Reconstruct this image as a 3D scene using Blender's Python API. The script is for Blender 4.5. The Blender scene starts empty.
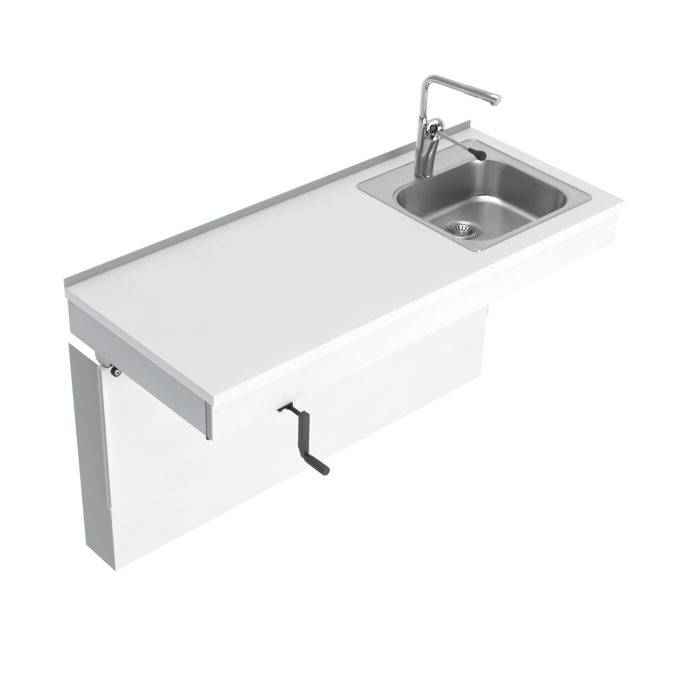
import bpy, bmesh, math
from mathutils import Vector, Matrix

S = bpy.context.scene
COL = S.collection
PI = math.pi

# ------------------------------------------------------------------ dimensions (metres); z = 0 is the top of the worktop
L, D, T = 1.4655, 0.600, 0.030          # worktop length, depth, thickness
ZA = -0.1340                            # bottom edge of the skirt under the worktop
PX0, PX1, PY0, PY1 = 0.9235, 1.4115, 0.0635, 0.5450   # sink flange
BX0, BX1, BY0, BY1 = 0.9450, 1.3695, 0.0845, 0.4430   # bowl mouth


# ------------------------------------------------------------------ materials
def mat(name):
    m = bpy.data.materials.new(name); m.use_nodes = True
    nt = m.node_tree
    return m, nt, nt.nodes['Principled BSDF']


def N(nt, kind, **kw):
    n = nt.nodes.new(kind)
    for k, v in kw.items():
        if k in n.inputs.keys():
            n.inputs[k].default_value = v
        else:
            setattr(n, k, v)
    return n


def painted(name, col, rough=0.4, spec=0.5, bump=0.02, scale=900.0, mottle=0.015, coat=0.0):
    """sprayed or laminated sheet: faint mottling, uneven gloss and a fine orange-peel bump"""
    m, nt, b = mat(name)
    tc = N(nt, 'ShaderNodeTexCoord')
    big = N(nt, 'ShaderNodeTexNoise', Scale=7.0, Detail=4.0)
    fine = N(nt, 'ShaderNodeTexNoise', Scale=scale, Detail=2.0)
    nt.links.new(tc.outputs['Object'], big.inputs['Vector'])
    nt.links.new(tc.outputs['Object'], fine.inputs['Vector'])
    r = N(nt, 'ShaderNodeValToRGB')
    e = r.color_ramp.elements
    e[0].position, e[1].position = 0.3, 0.7
    e[0].color = (*[c * (1 - mottle) for c in col], 1)
    e[1].color = (*[min(1, c * (1 + mottle)) for c in col], 1)
    nt.links.new(big.outputs['Fac'], r.inputs['Fac'])
    nt.links.new(r.outputs['Color'], b.inputs['Base Color'])
    mr = N(nt, 'ShaderNodeMapRange')
    mr.inputs['To Min'].default_value = rough * 0.88
    mr.inputs['To Max'].default_value = rough * 1.12
    nt.links.new(big.outputs['Fac'], mr.inputs['Value'])
    nt.links.new(mr.outputs['Result'], b.inputs['Roughness'])
    bp = N(nt, 'ShaderNodeBump', Strength=bump, Distance=0.0005)
    nt.links.new(fine.outputs['Fac'], bp.inputs['Height'])
    nt.links.new(bp.outputs['Normal'], b.inputs['Normal'])
    b.inputs['Specular IOR Level'].default_value = spec
    b.inputs['Coat Weight'].default_value = coat
    return m


def steel(name, col, rough, stretch=(6, 700, 700), bump=0.05, vary=0.25):
    """brushed or polished metal: grain stretched along the rolling direction"""
    m, nt, b = mat(name)
    b.inputs['Metallic'].default_value = 1.0
    tc = N(nt, 'ShaderNodeTexCoord')
    mp = N(nt, 'ShaderNodeMapping'); mp.inputs['Scale'].default_value = stretch
    g = N(nt, 'ShaderNodeTexNoise', Scale=1.0, Detail=3.0)
    nt.links.new(tc.outputs['Object'], mp.inputs['Vector'])
    nt.links.new(mp.outputs['Vector'], g.inputs['Vector'])
    mr = N(nt, 'ShaderNodeMapRange')
    mr.inputs['To Min'].default_value = rough * (1 - vary)
    mr.inputs['To Max'].default_value = rough * (1 + vary)
    nt.links.new(g.outputs['Fac'], mr.inputs['Value'])
    nt.links.new(mr.outputs['Result'], b.inputs['Roughness'])
    r = N(nt, 'ShaderNodeValToRGB')
    e = r.color_ramp.elements
    e[0].position, e[1].position = 0.25, 0.75
    e[0].color = (*[c * 0.95 for c in col], 1); e[1].color = (*[min(1, c * 1.05) for c in col], 1)
    nt.links.new(g.outputs['Fac'], r.inputs['Fac'])
    nt.links.new(r.outputs['Color'], b.inputs['Base Color'])
    bp = N(nt, 'ShaderNodeBump', Strength=bump, Distance=0.0002)
    nt.links.new(g.outputs['Fac'], bp.inputs['Height'])
    nt.links.new(bp.outputs['Normal'], b.inputs['Normal'])
    return m


M_TOP = painted('white_laminate', (0.80, 0.805, 0.80), 0.38, 0.45)
M_FRONT = painted('white_lacquer', (0.79, 0.79, 0.79), 0.42, 0.4)
M_COVER = painted('white_powder_coat', (0.80, 0.80, 0.80), 0.5, 0.35, bump=0.04)
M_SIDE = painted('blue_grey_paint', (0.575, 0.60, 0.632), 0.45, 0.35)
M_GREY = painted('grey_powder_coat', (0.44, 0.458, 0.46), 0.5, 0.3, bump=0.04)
M_STRIP = painted('pale_grey_profile', (0.56, 0.58, 0.58), 0.4, 0.4)
M_EDGE = painted('dark_grey_profile', (0.40, 0.42, 0.42), 0.4, 0.4)
M_ALU = painted('grey_aluminium_paint', (0.40, 0.42, 0.425), 0.45, 0.5)
M_BLACK = painted('black_plastic', (0.018, 0.018, 0.02), 0.4, 0.4, bump=0.08)
M_NAVY = painted('navy_plastic', (0.03, 0.035, 0.18), 0.3, 0.5)
M_CHAR = painted('charcoal_plastic', (0.062, 0.062, 0.062), 0.5, 0.4, bump=0.15, mottle=0.06)
M_GRIP = painted('dark_rubber', (0.035, 0.035, 0.036), 0.55, 0.3, bump=0.12)
M_STEEL = steel('brushed_steel', (0.63, 0.63, 0.625), 0.30, (8, 1500, 1500), 0.012, 0.10)
M_BOWL = steel('satin_steel', (0.60, 0.60, 0.595), 0.29, (8, 1500, 1500), 0.012, 0.10)
M_DRAIN = steel('polished_steel', (0.58, 0.58, 0.575), 0.26, (200, 200, 200), 0.02)
M_CHROME = steel('chrome', (0.58, 0.605, 0.60), 0.05, (40, 40, 40), 0.0)
M_ZINC = steel('zinc_plated_steel', (0.42, 0.42, 0.42), 0.3, (90, 90, 90), 0.05)
M_DARK = steel('dark_metal', (0.07, 0.07, 0.07), 0.4, (90, 90, 90), 0.05)


# ------------------------------------------------------------------ mesh helpers
def obj(name, bm, m, parent=None, smooth=35):
    bmesh.ops.recalc_face_normals(bm, faces=bm.faces)
    me = bpy.data.meshes.new(name)
    bm.to_mesh(me); bm.free()
    me.materials.append(m)
    if smooth:
        me.shade_smooth()
        me.set_sharp_from_angle(angle=math.radians(smooth))
    o = bpy.data.objects.new(name, me); COL.objects.link(o)
    if parent is not None:
        o.parent = parent
        o.matrix_parent_inverse = Matrix.Translation(-parent_loc(parent))
    return o


def parent_loc(p):
    v = Vector(p.location)
    return v if p.type == 'EMPTY' else Vector((0, 0, 0))


def thing(name, label, cat, loc):
    o = bpy.data.objects.new(name, None); COL.objects.link(o)
    o.location = loc
    o.empty_display_size = 0.05
    o['label'] = label; o['category'] = cat
    return o


def box(bm, x0, x1, y0, y1, z0, z1, bev=0.0, seg=2):
    vs = [bm.verts.new(c) for c in ((x0, y0, z0), (x1, y0, z0), (x1, y1, z0), (x0, y1, z0),
                                    (x0, y0, z1), (x1, y0, z1), (x1, y1, z1), (x0, y1, z1))]
    fs = [bm.faces.new([vs[i] for i in q]) for q in
          ((3, 2, 1, 0), (4, 5, 6, 7), (0, 1, 5, 4), (1, 2, 6, 5), (2, 3, 7, 6), (3, 0, 4, 7))]
    if bev:
        es = list({e for f in fs for e in f.edges})
        bmesh.ops.bevel(bm, geom=es, offset=bev, segments=seg, profile=0.5, affect='EDGES')
    return bm


def frame_to(d):
    d = Vector(d).normalized()
    a = Vector((0, 0, 1)) if abs(d.z) < 0.9 else Vector((1, 0, 0))
    u = d.cross(a).normalized()
    return u, d.cross(u).normalized(), d


def sweep(bm, path, radii, n=32, cap=True):
    """round bar along a path, one radius per point; frames carried along so it never twists"""
    P = [Vector(p) for p in path]
    rings = []
    tan = []
    for i in range(len(P)):
        a = P[max(i - 1, 0)]; b = P[min(i + 1, len(P) - 1)]
        tan.append((b - a).normalized())
    u, v, _ = frame_to(tan[0])
    for i, p in enumerate(P):
        if i:
            q = tan[i - 1].rotation_difference(tan[i])
            u = q @ u; v = q @ v
        rings.append([bm.verts.new(p + radii[i] * (math.cos(2 * PI * k / n) * u + math.sin(2 * PI * k / n) * v)) for k in range(n)])
    for a, b in zip(rings, rings[1:]):
        for k in range(n):
            bm.faces.new((a[k], a[(k + 1) % n], b[(k + 1) % n], b[k]))
    if cap:
        bm.faces.new(rings[0][::-1]); bm.faces.new(rings[-1])
    return bm


def lathe(bm, o, d, prof, n=40):
    """revolve (distance along d, radius) pairs round the axis o + t d"""
    u, v, d = frame_to(d); o = Vector(o)
    rings = []
    for t, r in prof:
        if r < 1e-6:
            rings.append([bm.verts.new(o + t * d)])
        else:
            rings.append([bm.verts.new(o + t * d + r * (math.cos(2 * PI * k / n) * u + math.sin(2 * PI * k / n) * v)) for k in range(n)])
    for a, b in zip(rings, rings[1:]):
        for k in range(n):
            if len(a) == 1 and len(b) == 1:
                continue
            if len(a) == 1:
                bm.faces.new((a[0], b[(k + 1) % n], b[k]))
            elif len(b) == 1:
                bm.faces.new((a[k], a[(k + 1) % n], b[0]))
            else:
                bm.faces.new((a[k], a[(k + 1) % n], b[(k + 1) % n], b[k]))
    return bm


def prism(bm, pts, axis, a, b, bev=0.0, seg=2):
    """closed outline in a plane pushed along an axis ('x': pts are (y, z), 'y': (x, z), 'z': (x, y))"""
    def P(p, w):
        return {'x': (w, p[0], p[1]), 'y': (p[0], w, p[1]), 'z': (p[0], p[1], w)}[axis]
    lo = [bm.verts.new(P(p, a)) for p in pts]
    hi = [bm.verts.new(P(p, b)) for p in pts]
    fs = [bm.faces.new(lo[::-1]), bm.faces.new(hi)]
    n = len(pts)
    for i in range(n):
        fs.append(bm.faces.new((lo[i], lo[(i + 1) % n], hi[(i + 1) % n], hi[i])))
    if bev:
        es = list(set(fs[0].edges) | set(fs[1].edges))
        bmesh.ops.bevel(bm, geom=es, offset=bev, segments=seg, profile=0.5, affect='EDGES')
    return bm


def rrect(x0, x1, y0, y1, r, na=12, ns=10):
    """rounded rectangle, always the same number of points, counter-clockwise"""
    pts = []
    cs = ((x1 - r, y0 + r, -PI / 2), (x1 - r, y1 - r, 0), (x0 + r, y1 - r, PI / 2), (x0 + r, y0 + r, PI))
    for i, (cx, cy, a0) in enumerate(cs):
        for k in range(na + 1):
            a = a0 + PI / 2 * k / na
            pts.append((cx + r * math.cos(a), cy + r * math.sin(a)))
        nx = cs[(i + 1) % 4]
        p, q = pts[-1], (nx[0] + r * math.cos(nx[2]), nx[1] + r * math.sin(nx[2]))
        for k in range(1, ns):
            f = k / ns
            pts.append((p[0] + (q[0] - p[0]) * f, p[1] + (q[1] - p[1]) * f))
    return pts


def loops(bm, rings, close_end=False):
    R = [[bm.verts.new(p) for p in r] for r in rings]
    n = len(R[0])
    for a, b in zip(R, R[1:]):
        for k in range(n):
            bm.faces.new((a[k], a[(k + 1) % n], b[(k + 1) % n], b[k]))
    if close_end:
        bm.faces.new(R[-1])
    return R


# ================================================================== the counter
counter = thing('kitchen_counter', 'long white kitchen counter slab with grey raised back edge and blue-grey end panel',
                'counter', (L / 2, D / 2, ZA))

# worktop: one slab with the sink cut-out
HX0, HX1, HY0, HY1 = PX0 + .012, PX1 - .012, PY0 + .012, PY1 - .012
DB = D + .0045
bm = bmesh.new()
xs, ys = (0, HX0, HX1, L), (0, HY0, HY1, DB)
vt = {}
for k, z in ((0, -T), (1, 0)):
    for i, x in enumerate(xs):
        for j, y in enumerate(ys):
            vt[i, j, k] = bm.verts.new((x, y, z))
for k in (0, 1):
    for i in range(3):
        for j in range(3):
            if (i, j) != (1, 1):
                bm.faces.new((vt[i, j, k], vt[i + 1, j, k], vt[i + 1, j + 1, k], vt[i, j + 1, k]))
for i in range(3):
    for j in (0, 3):
        bm.faces.new((vt[i, j, 0], vt[i + 1, j, 0], vt[i + 1, j, 1], vt[i, j, 1]))
        bm.faces.new((vt[j, i, 0], vt[j, i + 1, 0], vt[j, i + 1, 1], vt[j, i, 1]))
for j in (1, 2):
    bm.faces.new((vt[1, j, 0], vt[2, j, 0], vt[2, j, 1], vt[1, j, 1]))
    bm.faces.new((vt[j, 1, 0], vt[j, 2, 0], vt[j, 2, 1], vt[j, 1, 1]))
bmesh.ops.recalc_face_normals(bm, faces=bm.faces)


def outer(v):
    return v.co.x < 1e-6 or v.co.x > L - 1e-6 or v.co.y < 1e-6 or v.co.y > DB - 1e-6


es = [e for e in bm.edges if outer(e.verts[0]) and outer(e.verts[1]) and len(e.link_faces) == 2
      and e.link_faces[0].normal.dot(e.link_faces[1].normal) < 0.5]
bmesh.ops.bevel(bm, geom=es, offset=0.0014, segments=3, profile=0.5, affect='EDGES')
obj('worktop', bm, M_TOP, counter)

# raised back edge: a folded metal strip with a foot lying on the top
bm = bmesh.new()
prism(bm, [(D, 0.0003), (D + .0042, 0.0003), (D + .0042, .0236), (D + .0030, .0246), (D + .0012, .0246), (D, .0236)],
      'x', 0.0006, 1.4590)
obj('upstand', bm, M_ALU, counter)

# skirt: front board, its metal end profiles, end boards, back rail
SX0, SX1 = 0.0008, 1.4535
bm = bmesh.new()
box(bm, SX0 + .0015, SX1, .0085, .0150, ZA, -T, .0006)
obj('front_skirt', bm, M_FRONT, counter)
for sx, nm in ((SX0, 'end_profile'), (SX1 - .014, 'end_profile')):
    bm = bmesh.new()
    box(bm, sx, sx + .014, .0152, .0285, ZA + .001, -T, .0008)
    obj(nm, bm, M_EDGE, counter)
for sx in (SX0, SX1 - .016):
    bm = bmesh.new()
    box(bm, sx + .0006, sx + .0154, .0335, .5960, ZA + .001, -T, .0007)
    obj('end_panel', bm, M_SIDE, counter)
    bm = bmesh.new()                                    # the dark joint behind the profile
    box(bm, sx + .004, sx + .012, .0283, .0338, ZA + .002, -T)
    obj('joint_gasket', bm, M_DARK, counter)
bm = bmesh.new()
box(bm, SX0 + .016, SX1 - .016, .5700, .5950, ZA + .03, -T, .001)
obj('back_rail', bm, M_ALU, counter)
for a in (.30, .62):
    bm = bmesh.new()
    box(bm, a, a + .04, .0155, .5695, ZA + .045, -T, .001)
    obj('cross_rail', bm, M_ALU, counter)
# little rubber stops under the front corners
for sx in (SX0 + .0052, SX1 - .0052):
    bm = bmesh.new()
    lathe(bm, (sx, .0320, ZA + .0008), (0, 0, -1), [(0, 0), (0, .0044), (.004, .0054), (.0075, .0052), (.0100, .0038), (.0112, 0)], 24)
    obj('rubber_stop', bm, M_NAVY, counter)

# ================================================================== the wall lift below
ZT, ZB, YF = -0.1640, -0.8510, 0.4572
lift = thing('wall_lift_unit', 'wide white boxed wall lift below the counter with grey ends open at the top',
             'lift unit', (L / 2, .53, ZB))
WX0, WX1 = -0.0045, 1.4575
bm = bmesh.new()
box(bm, WX0 + .0012, WX1 - .0012, YF, YF + .0022, ZB, -.1560, .0006)
obj('front_cover', bm, M_COVER, lift)
for x0, x1 in ((WX0, WX0 + .0022), (WX1 - .0022, WX1)):
    bm = bmesh.new()
    box(bm, x0, x1, YF + .0024, D, ZB + .0004, ZT, .0005)
    obj('side_panel', bm, M_GREY, lift)
# channel strips along the upper front corners, ending above the lower edge: grey on the end side, white in front
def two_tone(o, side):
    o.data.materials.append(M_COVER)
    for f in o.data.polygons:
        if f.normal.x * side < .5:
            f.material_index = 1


for s, x in ((-1, WX0), (1, WX1)):
    q = .0110 if s < 0 else -.0008
    bm = bmesh.new()
    a, b = sorted((x - s * .0010, x + s * .0086))
    prism(bm, [(YF + .0020, -.1580), (YF - q, -.1580), (YF - q, -.6120), (YF - q + (.0040 if s < 0 else .0004), -.6195), (YF + .0020, -.6195)][::-1],
          'x', a, b, .0006)
    st = obj('corner_strip', bm, M_STRIP, lift)
    two_tone(st, s)
    bm = bmesh.new()
    a, b = sorted((x - s * (.0045 if s < 0 else .0010), x + s * .0090))
    prism(bm, [(YF - q - .0002, -.1580), (YF - q - (.0074 if s < 0 else .0014), -.1580), (YF - q - (.0074 if s < 0 else .0014), -.6060), (YF - q - .0002, -.6120)][::-1], 'x', a, b, .0006)
    two_tone(obj('strip_lip', bm, M_EDGE, st), s)
# telescopic columns and rails inside, behind the cover
for x in (.33, 1.09):
    bm = bmesh.new()
    box(bm, x, x + .08, .500, .560, ZB + .03, -.30, .003)
    c = obj('lift_column', bm, M_ALU, lift)
    bm = bmesh.new()
    box(bm, x + .008, x + .072, .508, .552, -.2998, -T - .062, .003)
    obj('inner_tube', bm, M_ZINC, c)
bm = bmesh.new()
box(bm, .30, 1.20, .5620, .5850, ZB + .08, ZB + .14, .002)
obj('wall_rail', bm, M_ALU, lift)
# hanging bracket with a rounded lower end, and the clamping screw beside it
for s, x in ((-1, SX0), (1, SX1)):
    bm = bmesh.new()
    arc = []
    for k in range(9):
        a = PI / 2 * k / 8
        arc.append((.4880 - .022 + .022 * math.cos(a), -.1440 - .0150 * math.sin(a)))
    arc += [(.4480, -.1590), (.4360, -.1560), (.4270, -.1480), (.4230, -.1400)]
    out = [(.4880, ZA + .0005)] + arc + [(.4230, ZA + .0005)]
    a, b = sorted((x - s * .0014, x - s * .0060))
    prism(bm, out, 'x', a, b, .0008)
    hb = obj('hanging_bracket', bm, M_SIDE, counter)
    bm = bmesh.new()                                    # its folded lower flange, seen edge-on from the end
    low_ = [(p[0], p[1] - .0028) for p in arc[2:]]
    a, b = sorted((x - s * .0020, x - s * .0300))
    prism(bm, arc[2:] + low_[::-1], 'x', a, b)
    obj('bracket_flange', bm, M_DARK, hb)
    o = (x - s * .0100, .4240, -.1570)
    bm = bmesh.new()
    lathe(bm, o, (0, -1, 0), [(.006, 0), (.006, .0100), (.008, .0126), (.0180, .0132), (.0210, .0122), (.0210, .0098), (.0180, .0094), (.0180, 0)], 32)
    kn = obj('clamp_knob', bm, M_BLACK, counter)
    bm = bmesh.new()
    lathe(bm, (o[0], o[1] - .0182, o[2]), (0, -1, 0), [(0, 0), (0, .0088), (.0032, .0084), (.0040, .0068), (.0040, .0036), (.0015, .0032), (.0015, 0)], 24)
    obj('screw_head', bm, M_ZINC, kn)
    bm = bmesh.new()
    box(bm, o[0] - .004, o[0] + .004, o[1] - .016, o[1] - .008, o[2] + .0130, ZA + .010, .001)
    obj('knob_stem', bm, M_BLACK, kn)

# ================================================================== the sink
DCX, DCY, DR = 1.1510, 0.3230, 0.0480    # waste outlet
ZF = -0.1250
sink = thing('kitchen_sink', 'square stainless steel sink let into the right end of the white counter', 'sink',
             ((PX0 + PX1) / 2, (PY0 + PY1) / 2, 0))


def grow(o, r, z):
    return [(x, y, z) for x, y in rrect(BX0 - o, BX1 + o, BY0 - o, BY1 + o, r)]


bm = bmesh.new()
rings = []
for ins, z in ((0, .0004), (.0002, .0020), (.0008, .0032), (.0016, .0036), (.0024, .0034), (.0028, .0026), (.0031, .0012), (.0036, .0007), (.0046, .0006)):
    rings.append([(x, y, z) for x, y in rrect(PX0 + ins, PX1 - ins, PY0 + ins, PY1 - ins, .024 - ins)])
for o, z in ((.0142, 0), (.0128, .0004), (.0112, .0021), (.0096, .0028), (.0080, .0021), (.0064, .0004), (.0040, 0), (.0018, 0)):
    # the pressed bead fades out towards the front edge
    rings.append([(x, y, .0006 + z * min(1, max(.08, (y - .14) / .18, (x - 1.30) / .05))) for x, y in rrect(BX0 - o, BX1 + o * 1.9, BY0 - o, BY1 + o * 1.25, .088 + o)])
loops(bm, rings)
obj('rim', bm, M_STEEL, sink, 60)

bm = bmesh.new()
rings = [grow(.0018, .0898, .0006), grow(.0002, .0882, .0005), grow(-.0005, .0875, .0000), grow(-.0009, .0871, -.0012)]
for k in range(1, 7):
    f = k / 6
    rings.append(grow(-.0009 - .013 * f, .0871 - .008 * f, -.0012 - .0980 * f))
o0, z0, rf = -.0139, -.0992, .026
for k in range(1, 9):                                        # generous radius into the floor
    a = PI / 2 * k / 8
    rings.append(grow(o0 - rf * (1 - math.cos(a)), .0791 - .012 * k / 8, z0 - (abs(ZF) - .006 - abs(z0)) * math.sin(a)))
last = rings[-1]
nl = len(last)
ang = [math.atan2(p[1] - DCY, p[0] - DCX) for p in last]
for f in (.25, .5, .75, .9):                                  # floor falls gently to the outlet
    rings.append([(p[0] + (DCX + DR * math.cos(a) - p[0]) * f, p[1] + (DCY + DR * math.sin(a) - p[1]) * f,
                   p[2] + (ZF - p[2]) * f) for p, a in zip(last, ang)])
for rr, z in ((DR, ZF), (DR - .0012, ZF - .0006), (DR - .0030, ZF - .0026)):
    rings.append([(DCX + rr * math.cos(a), DCY + rr * math.sin(a), z) for a in ang])
loops(bm, rings)
obj('bowl', bm, M_BOWL, sink, 60)

# waste: flange, cup, strainer basket with slots, knob
bm = bmesh.new()
lathe(bm, (DCX, DCY, ZF - .0026), (0, 0, 1), [(-.0004, .0452), (.0016, .0438), (.0024, .0418), (.0022, .0388), (.0004, .0372), (-.0040, .0362),
                                            (-.0200, .0340), (-.0600, .0330), (-.0602, 0)], 56)
ds = obj('drain', bm, M_DRAIN, sink, 50)
bm = bmesh.new()
n = 18
zt, zb = ZF - .0045, ZF - .0160
for k in range(n):                                            # conical wall of ribs between the slots
    a0, a1 = 2 * PI * (k + .20) / n, 2 * PI * (k + .80) / n
    q = []
    for r, z in ((.0335, zt), (.0190, zb)):
        for dz in (0, -.0014):
            for a in (a0, a1):
                q.append(bm.verts.new((DCX + r * math.cos(a), DCY + r * math.sin(a), z + dz)))
    for idx in ((0, 1, 5, 4), (3, 2, 6, 7), (0, 2, 3, 1), (4, 5, 7, 6), (0, 4, 6, 2), (1, 3, 7, 5)):
        bm.faces.new([q[i] for i in idx])
lathe(bm, (DCX, DCY, zt), (0, 0, 1), [(-.0016, .0322), (.0004, .0322), (.0014, .0340), (.0010, .0356), (-.0016, .0352), (-.0016, .0322)], 48)
lathe(bm, (DCX, DCY, zb), (0, 0, 1), [(-.0016, 0), (-.0016, .0205), (.0003, .0200), (.0006, .0110), (.0010, .0060), (.0080, .0050), (.0110, .0078), (.0135, .0080), (.0150, .0055), (.0152, 0)], 40)
obj('strainer', bm, M_DRAIN, ds, 40)
bm = bmesh.new()                                              # the dark pipe below the slots
lathe(bm, (DCX, DCY, ZF - .045), (0, 0, 1), [(0, 0), (0, .0318), (.004, .0325)], 32)
obj('drain_throat', bm, M_DARK, ds)

# ================================================================== the mixer tap
TX, TY = 1.1350, 0.4690
PXT, PYT = 1.1215, 0.4790
ZS = 0.3060
tap = thing('mixer_tap', 'tall chrome mixer tap with long straight spout standing behind the sink bowl', 'tap', (TX, TY, .002))


def lerp(a, b, f):
    return a + (b - a) * f


# curved lower body: leans from the base towards the lever side
bm = bmesh.new()
path, rad = [], []
for k in range(25):
    f = k / 24
    path.append((TX + .016 * f ** 2.2, TY - .012 * f ** 2.2, .002 + .140 * f))
    rad.append(.0238 if f < .8 else .0238 * math.sqrt(max(.04, 1 - ((f - .8) / .2) ** 2)))
sweep(bm, path, rad, 40)
lathe(bm, (TX, TY, .0018), (0, 0, 1), [(0, .0250), (.0030, .0250), (.0036, .0246), (.0036, .0236)], 48)
obj('tap_body', bm, M_CHROME, tap)

# riser and spout: one bent pipe
bm = bmesh.new()
sd = Vector((.0420, -.2470, 0)).normalized()
B = Vector((PXT, PYT, 0))
path = [B + Vector((0, 0, z)) for z in (.186, .20, .22, .24, .255)]
rb = .040
for k in range(1, 17):
    a = PI / 2 * k / 16
    path.append(B + Vector((0, 0, ZS - rb)) + sd * rb * (1 - math.cos(a)) + Vector((0, 0, rb * math.sin(a))))
e0 = path[-1]
ln = .2420 - rb
for f in (.1, .3, .46, .485, .70, .90, .985, 1.0):
    path.append(e0 + sd * ln * f)
rad = [.0106] * 5 + [lerp(.0106, .0114, k / 16) for k in range(1, 17)] + [.0114, .0115, .0116, .0131, .0133, .0136, .0137, .0126]
sweep(bm, path, rad, 40)
sp = obj('spout', bm, M_CHROME, tap)
bm = bmesh.new()
tip = path[-1] - sd * .0150
lathe(bm, tip + Vector((0, 0, -.0115)), (0, 0, -1), [(0, .0098), (.0050, .0098), (.0058, .0090), (.0058, .0072), (.0045, .0068), (.0045, 0)], 32)
obj('aerator', bm, M_ZINC, sp)

# straight column that carries the riser
bm = bmesh.new()
sweep(bm, [B + Vector((0, 0, z)) for z in (.002, .03, .06, .09, .12, .15, .178, .1805)], [.0150, .0146, .0142, .0138, .0135, .0132, .0128, .0116], 40)
obj('column', bm, M_CHROME, tap)
bm = bmesh.new()
lathe(bm, B + Vector((0, 0, .1800)), (0, 0, 1), [(0, .0090), (0, .0110), (.0060, .0110), (.0068, .0100), (.0068, .0090)], 40)
obj('collar', bm, M_ZINC, tap)

# cartridge housing on the side, its cap facing the front, the lever and its dark grip
CX, CY, CZ = 1.1610, 0.4620, 0.1460
bm = bmesh.new()
prof = []
for k in range(17):
    a = PI * k / 16
    prof.append((-.0245 * math.cos(a), .0245 * math.sin(a)))
lathe(bm, (CX, CY, CZ), (.25, -1, .1), prof, 48)
lathe(bm, (PXT + .004, PYT - .002, CZ + .004), Vector((CX - PXT, CY - PYT, 0)), [(0, .0130), (.012, .0150), (.030, .0190)], 40)
hs = obj('cartridge_housing', bm, M_CHROME, tap)
bm = bmesh.new()
cd = Vector((-.47, -.82, .30)); co = Vector((1.1275, .4430, .1575)) - cd.normalized() * .0105
lathe(bm, co, cd, [(-.020, .0160), (.004, .0168), (.0090, .0163), (.0105, .0150), (.0098, .0108), (.0070, .0096), (.0050, .0092)], 40)
cp = obj('front_cap', bm, M_CHROME, hs)
bm = bmesh.new()
lathe(bm, co + cd.normalized() * .0040, cd, [(0, .0096), (.0018, .0092), (.0026, .0074), (.0030, .0040), (.0018, .0036), (.0018, 0)], 32)
obj('cap_insert', bm, M_DARK, cp)
bm = bmesh.new()
l0, l1, l2 = Vector((1.1450, .4400, .1395)), Vector((1.1385, .3110, .1395)), Vector((1.1370, .2500, .1390))
sweep(bm, [l0, l0.lerp(l1, .08), l0.lerp(l1, .4), l1, l1.lerp(l2, .1)], [.0080, .0060, .0053, .0050, .0046], 24)
lv = obj('lever', bm, M_CHROME, tap)
bm = bmesh.new()
pts, rr = [], []
for f, r in ((0, .0040), (.02, .0056), (.10, .0062), (.30, .0066), (.48, .0088), (.60, .0116), (.72, .0136), (.84, .0138), (.93, .0116), (.98, .0075), (1.0, .0025)):
    pts.append(l1.lerp(l2, f)); rr.append(r)
sweep(bm, pts, rr, 32)
obj('lever_grip', bm, M_GRIP, lv, 60)

# ================================================================== the hand crank
KX = .2330
ZK = -.1440
crank = thing('hand_crank', 'dark grey folding hand crank hanging below the front skirt of the counter', 'crank', (KX, -.045, ZK))
bm = bmesh.new()
prism(bm, [(KX - .030, ZA - .0005), (KX - .030, ZA - .0050), (KX - .006, ZA - .0060), (KX - .006, ZA - .0150), (KX + .010, ZA - .0150), (KX + .010, ZA - .0005)],
      'y', .0050, .0900, .0008)
so = obj('socket', bm, M_BLACK, crank)
bm = bmesh.new()
box(bm, KX - .0345, KX - .0240, .0035, .0300, ZA - .0085, ZA - .0052, .0005)
obj('latch_plate', bm, M_ZINC, so)
bm = bmesh.new()
sweep(bm, [(KX + .001, .0040, ZK), (KX + .001, -.0100, ZK), (KX, -.0400, ZK)], [.0062, .0062, .0062], 6)
obj('shaft', bm, M_BLACK, crank)
bm = bmesh.new()
hw = .0105
zt, zb = ZK + .0130, ZK - .1260
prism(bm, [(KX - hw, zt - .003), (KX - hw, zb + .040), (KX - hw + .010, zb + .003), (KX - hw + .014, zb), (KX + hw, zb), (KX + hw, zt - .003), (KX + hw - .003, zt), (KX - hw + .003, zt)],
      'y', -.0560, -.0370, .0016)
obj('crank_arm', bm, M_CHAR, crank)
bm = bmesh.new()
lathe(bm, (KX + .001, -.0555, zb + .0125), (0, -1, 0), [(0, 0), (0, .0080), (.004, .0100), (.020, .0114), (.060, .0119), (.0735, .0117), (.0760, .0103), (.0763, .0060), (.0753, .0050), (.0753, 0)], 36)
obj('crank_handle', bm, M_CHAR, crank)

# ================================================================== world: a white studio round the product, dimmer above and behind the camera
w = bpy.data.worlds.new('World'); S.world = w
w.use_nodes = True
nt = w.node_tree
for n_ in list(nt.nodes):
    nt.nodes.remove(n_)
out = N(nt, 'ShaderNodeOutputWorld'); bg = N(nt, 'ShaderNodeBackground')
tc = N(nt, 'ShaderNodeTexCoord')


def ramp(vec, a, b, smooth=True):
    d = N(nt, 'ShaderNodeVectorMath', operation='DOT_PRODUCT')
    nt.links.new(tc.outputs['Generated'], d.inputs[0]); d.inputs[1].default_value = vec
    m = N(nt, 'ShaderNodeMapRange', interpolation_type='SMOOTHSTEP')
    m.inputs['From Min'].default_value = a; m.inputs['From Max'].default_value = b
    nt.links.new(d.outputs['Value'], m.inputs['Value'])
    return m.outputs['Result']


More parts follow.
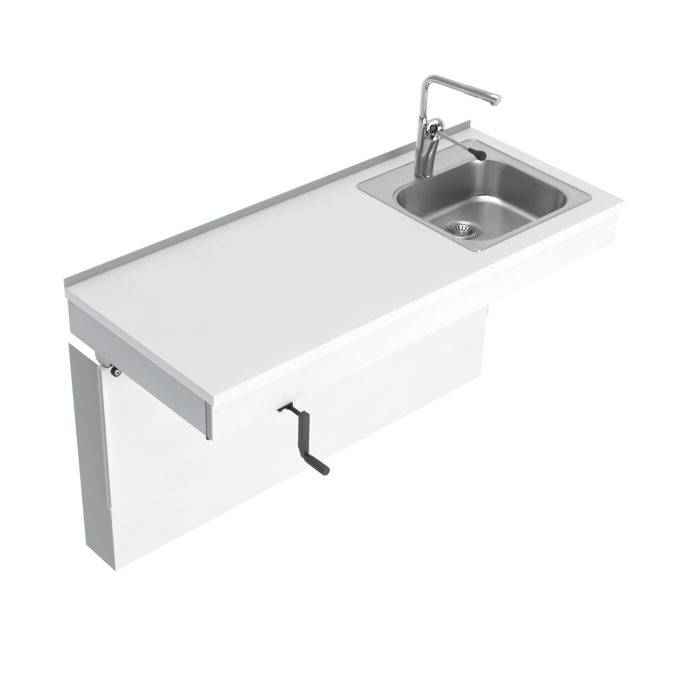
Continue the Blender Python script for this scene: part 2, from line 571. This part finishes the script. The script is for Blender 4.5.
def mix(f, a, b):
    m = N(nt, 'ShaderNodeMix', data_type='RGBA')
    nt.links.new(f, m.inputs['Factor'])
    for s, v in (('A', a), ('B', b)):
        i = [x for x in m.inputs if x.name == s and x.type == 'RGBA'][0]
        if isinstance(v, tuple):
            i.default_value = v
        else:
            nt.links.new(v, i)
    return [x for x in m.outputs if x.type == 'RGBA'][0]


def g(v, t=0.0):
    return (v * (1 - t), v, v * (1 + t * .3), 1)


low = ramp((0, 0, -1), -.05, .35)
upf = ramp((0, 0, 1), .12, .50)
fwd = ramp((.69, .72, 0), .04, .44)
back = mix(ramp((-.50, -.72, .48), .70, .93), mix(low, g(.38), g(1.0)), g(.05))  # dark cone added behind the camera so the chrome picks up dark streaks
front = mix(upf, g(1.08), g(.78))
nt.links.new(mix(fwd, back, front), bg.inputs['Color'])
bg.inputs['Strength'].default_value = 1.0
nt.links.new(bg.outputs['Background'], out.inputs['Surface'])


def area(name, loc, target, sx, sy, power, col=(1, 1, 1)):
    l = bpy.data.lights.new(name, 'AREA'); l.shape = 'RECTANGLE'; l.size = sx; l.size_y = sy
    l.energy = power; l.color = col
    o = bpy.data.objects.new(name, l); COL.objects.link(o)
    o.location = loc
    o.rotation_euler = (Vector(target) - Vector(loc)).to_track_quat('-Z', 'Y').to_euler()
    return o


area('overhead_fill', (.25, .3, 4.3), (.60, .3, 0), 4.0, 3.4, 106)  # unseen area light added to lift the worktop, no actual fixture
area('front_fill', (.7, -6.2, .1), (.70, .3, -.4), 4.0, 2.6, 250)  # unseen area light added to brighten skirt and cover, no actual fixture

# ================================================================== camera
cam = bpy.data.cameras.new('Camera'); co_ = bpy.data.objects.new('Camera', cam); COL.objects.link(co_)
co_.location = (-1.65944651, -2.18362164, 2.00136055)
co_.rotation_euler = (0.97196531, -0.03303283, -0.73827144)
cam.sensor_width = 36.0
cam.lens = 36.0 * 1497.52 / 700.0
cam.clip_start = .05; cam.clip_end = 200
S.camera = co_

S.view_settings.view_transform = 'Standard'
S.view_settings.look = 'None'
S.view_settings.exposure = 0.0
S.view_settings.gamma = 1.0
S.view_settings.use_curve_mapping = False
